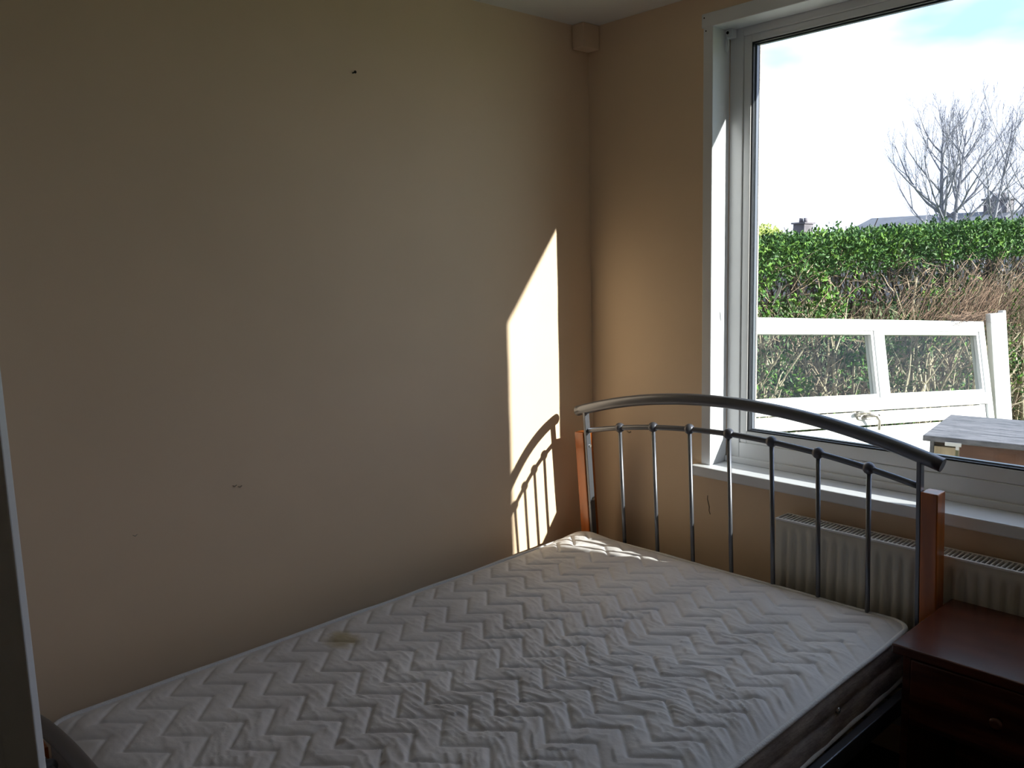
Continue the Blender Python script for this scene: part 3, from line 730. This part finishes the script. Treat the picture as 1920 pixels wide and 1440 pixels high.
bb('corner_strip', (0.018, 0.05, GZ), (0.034, 0.11, SZ - 0.026), M['oldwood'])
bb('gap_shade_strip', (0.035, 0.062, SZ - 0.05), (0.115, 0.10, SZ - 0.026), M['shade_brown'])  # dark strip painting the shade between leg and top planks
bk = MB(); bk.box((0.085, -0.004, SZ - 0.034), (0.145, 0.0, SZ - 0.018), rot); bk.box((0.125, -0.004, SZ - 0.048), (0.137, 0.0, SZ - 0.034), rot)
bk.build('white_bracket', M['upvc_out'], bn, 0.001)
settle(bn)

# bare trees beyond the hedge
def grow(mb, p, d, l, r0, depth, spread, up, maxd):
    """one branch that bends upward, carrying side twigs along its length"""
    seg = 5; pts = [p]; dd_ = d.normalized()
    for k in range(seg):
        dd_ = (dd_ + Vector((U(-1, 1), U(-1, 1), U(-1, 1))) * 0.12 + Vector((0, 0, up))).normalized(); pts.append(pts[-1] + dd_ * l / seg)
    mb.tube(pts, [r0 * (1 - 0.8 * k / seg) for k in range(seg + 1)], 4 if depth < 2 else 3, False, depth < 2)
    if depth >= maxd: return
    nb = {0: 9, 1: 6, 2: 5, 3: 4}.get(depth, 3)
    for k in range(nb):
        t = 0.22 + 0.76 * (k + R() * 0.8) / nb; i0 = min(seg - 1, int(t * seg)); q0 = pts[i0].lerp(pts[i0 + 1], t * seg - i0)
        ax = (pts[i0 + 1] - pts[i0]).normalized()
        q = Vector((U(-1, 1), U(-1, 1), U(-1, 1))); q = (q - ax * q.dot(ax)).normalized()
        grow(mb, q0, ax + q * spread * U(0.6, 1.1), l * (1.0 - 0.45 * t) * U(0.42, 0.62), max(0.0028, r0 * (1 - 0.7 * t) * 0.55), depth + 1, spread, up, maxd)
def bare_tree(name, base, stems, limbs, label, maxd=3):
    t = empty(name, base, label, 'tree'); b = Vector(base); br_ = MB(); tk_ = MB()
    for (dx, dy, lx, ly, h, r) in stems:           # upright trunks that taper right up into the crown
        s0 = b + Vector((dx, dy, 0)); n_s = 8
        P = [s0 + Vector((lx * f + 0.05 * math.sin(f * 5 + dx * 9), ly * f, h * f)) for f in [k / n_s for k in range(n_s + 1)]]
        tk_.tube(P, [r * (1 - 0.85 * (k / n_s) ** 1.3) for k in range(n_s + 1)], 8)
        for k in range(limbs):
            f = 0.44 + 0.54 * (k + R() * 0.6) / limbs; i0 = min(n_s - 1, int(f * n_s)); q0 = P[i0].lerp(P[i0 + 1], f * n_s - i0)
            a_ = k * 2.4 + U(-.4, .4); g = (1 - f) / 0.56
            dirn = Vector((math.cos(a_), math.sin(a_) * 0.8, 0.35 + 0.9 * (1 - g)))
            grow(br_, q0, dirn, h * (0.17 + 0.33 * g) * U(0.85, 1.1), r * (0.16 + 0.26 * g), 1, 0.75, 0.16, maxd + 1)
    tk_.build('trunk', M['treebark'], t); tag(br_.build('branches', M['treebark'], t), kind='stuff'); settle(t)
bare_tree('bare_tree', (-4.70, 16.0, GZ), [(0.0, 0, 0.05, 0, 4.45, 0.085), (0.24, 0.05, 0.15, 0.0, 4.3, 0.085)], 15, 'leafless tree with two upright trunks standing beyond the hedge')
bare_tree('bare_tree', (-3.15, 13.2, GZ), [(-.12, 0, 0.75, 0, 4.0, 0.045), (0.06, 0.1, 1.5, 0.1, 3.6, 0.045), (-0.05, 0.0, 1.15, 0.3, 3.6, 0.04)], 9, 'leafless many stemmed tree leaning out at the right edge beyond the hedge')
# small leafy spring tree at the far left
ly = empty('spring_tree', (-16.0, 28.0, GZ), 'small yellow green leafy tree just above the hedge at the left of the glass', 'tree')
lm = MB()
for _ in range(2600):
    u = Vector((random.gauss(0, 1), random.gauss(0, 1), random.gauss(0, 1))).normalized() * R() ** 0.4
    leaf(lm, Vector((-15.9, 28.0, 1.9)) + Vector((u.x * 0.95, u.y * 0.95, u.z * 0.9)), 0.16)
tag(lm.build('leaves', M['farleaf'], ly), kind='stuff')
MB().tube([(-16, 28, GZ), (-15.95, 28, 1.0), (-15.9, 28, 2.2)], [0.12, 0.09, 0.04], 7).build('trunk', M['treebark'], ly); settle(ly)

# far houses
def house(x0, x1, y, zr, zg, label, chim, depth=7.0, zb=GZ):
    h = empty('house', ((x0 + x1) / 2, y + depth / 2, zb), label, 'house')
    bx('wall', (x0, y, zb), (x1, y + depth, zg), M['farwall'], h)
    ym = y + depth / 2
    v = [(x0 - .2, y - .3, zg), (x1 + .2, y - .3, zg), (x1 + .2, y + depth + .3, zg), (x0 - .2, y + depth + .3, zg), (x0 - .2, ym, zr), (x1 + .2, ym, zr)]
    MB().add(v, [(0, 1, 5, 4), (2, 3, 4, 5), (1, 2, 5), (3, 0, 4), (0, 3, 2, 1)]).build('roof', M['slate'], h)
    for wx in range(int(x0) + 1, int(x1) - 1, 3):
        f_ = bx('window', (wx, y - 0.06, zb + 1.0), (wx + 1.1, y, zb + 2.1), M['upvc_out'], h); bx('pane', (wx + 0.08, y - 0.075, zb + 1.08), (wx + 1.02, y - 0.06, zb + 2.02), M['gasket'], f_)
    for (cx0, cx1, ct) in chim:
        c_ = bx('chimney', (cx0, ym - 0.4, zr - 0.8), (cx1, ym + 0.4, ct), M['brick'], h)
        bx('chimney_cap', (cx0 - 0.07, ym - 0.47, ct), (cx1 + 0.07, ym + 0.47, ct + 0.07), M['brick'], c_)
        npots = 2
        for k in range(npots):
            px = cx0 + (cx1 - cx0) * (k + 0.75) / (npots + 0.5)
            MB().tube([(px, ym, ct + 0.07), (px, ym, ct + 0.27)], [0.10, 0.08], 8).build('chimney_pot', M['brick'], c_)
    settle(h)
house(-22.2, -15.4, 30.0, 2.52, 1.6, 'distant dark roofed house with one chimney above the left part of the hedge', [(-17.15, -16.62, 2.95)], 6.0)
house(-13.6, -8.6, 30.0, 3.03, 2.2, 'distant slate roofed house behind the bare tree with a stone chimney', [(-9.35, -8.55, 3.42)], 6.0)
house(-7.6, -2.0, 29.0, 3.08, 2.2, 'distant low grey house at the right edge beyond the hedge', [(-4.4, -3.8, 3.6)], 6.0)
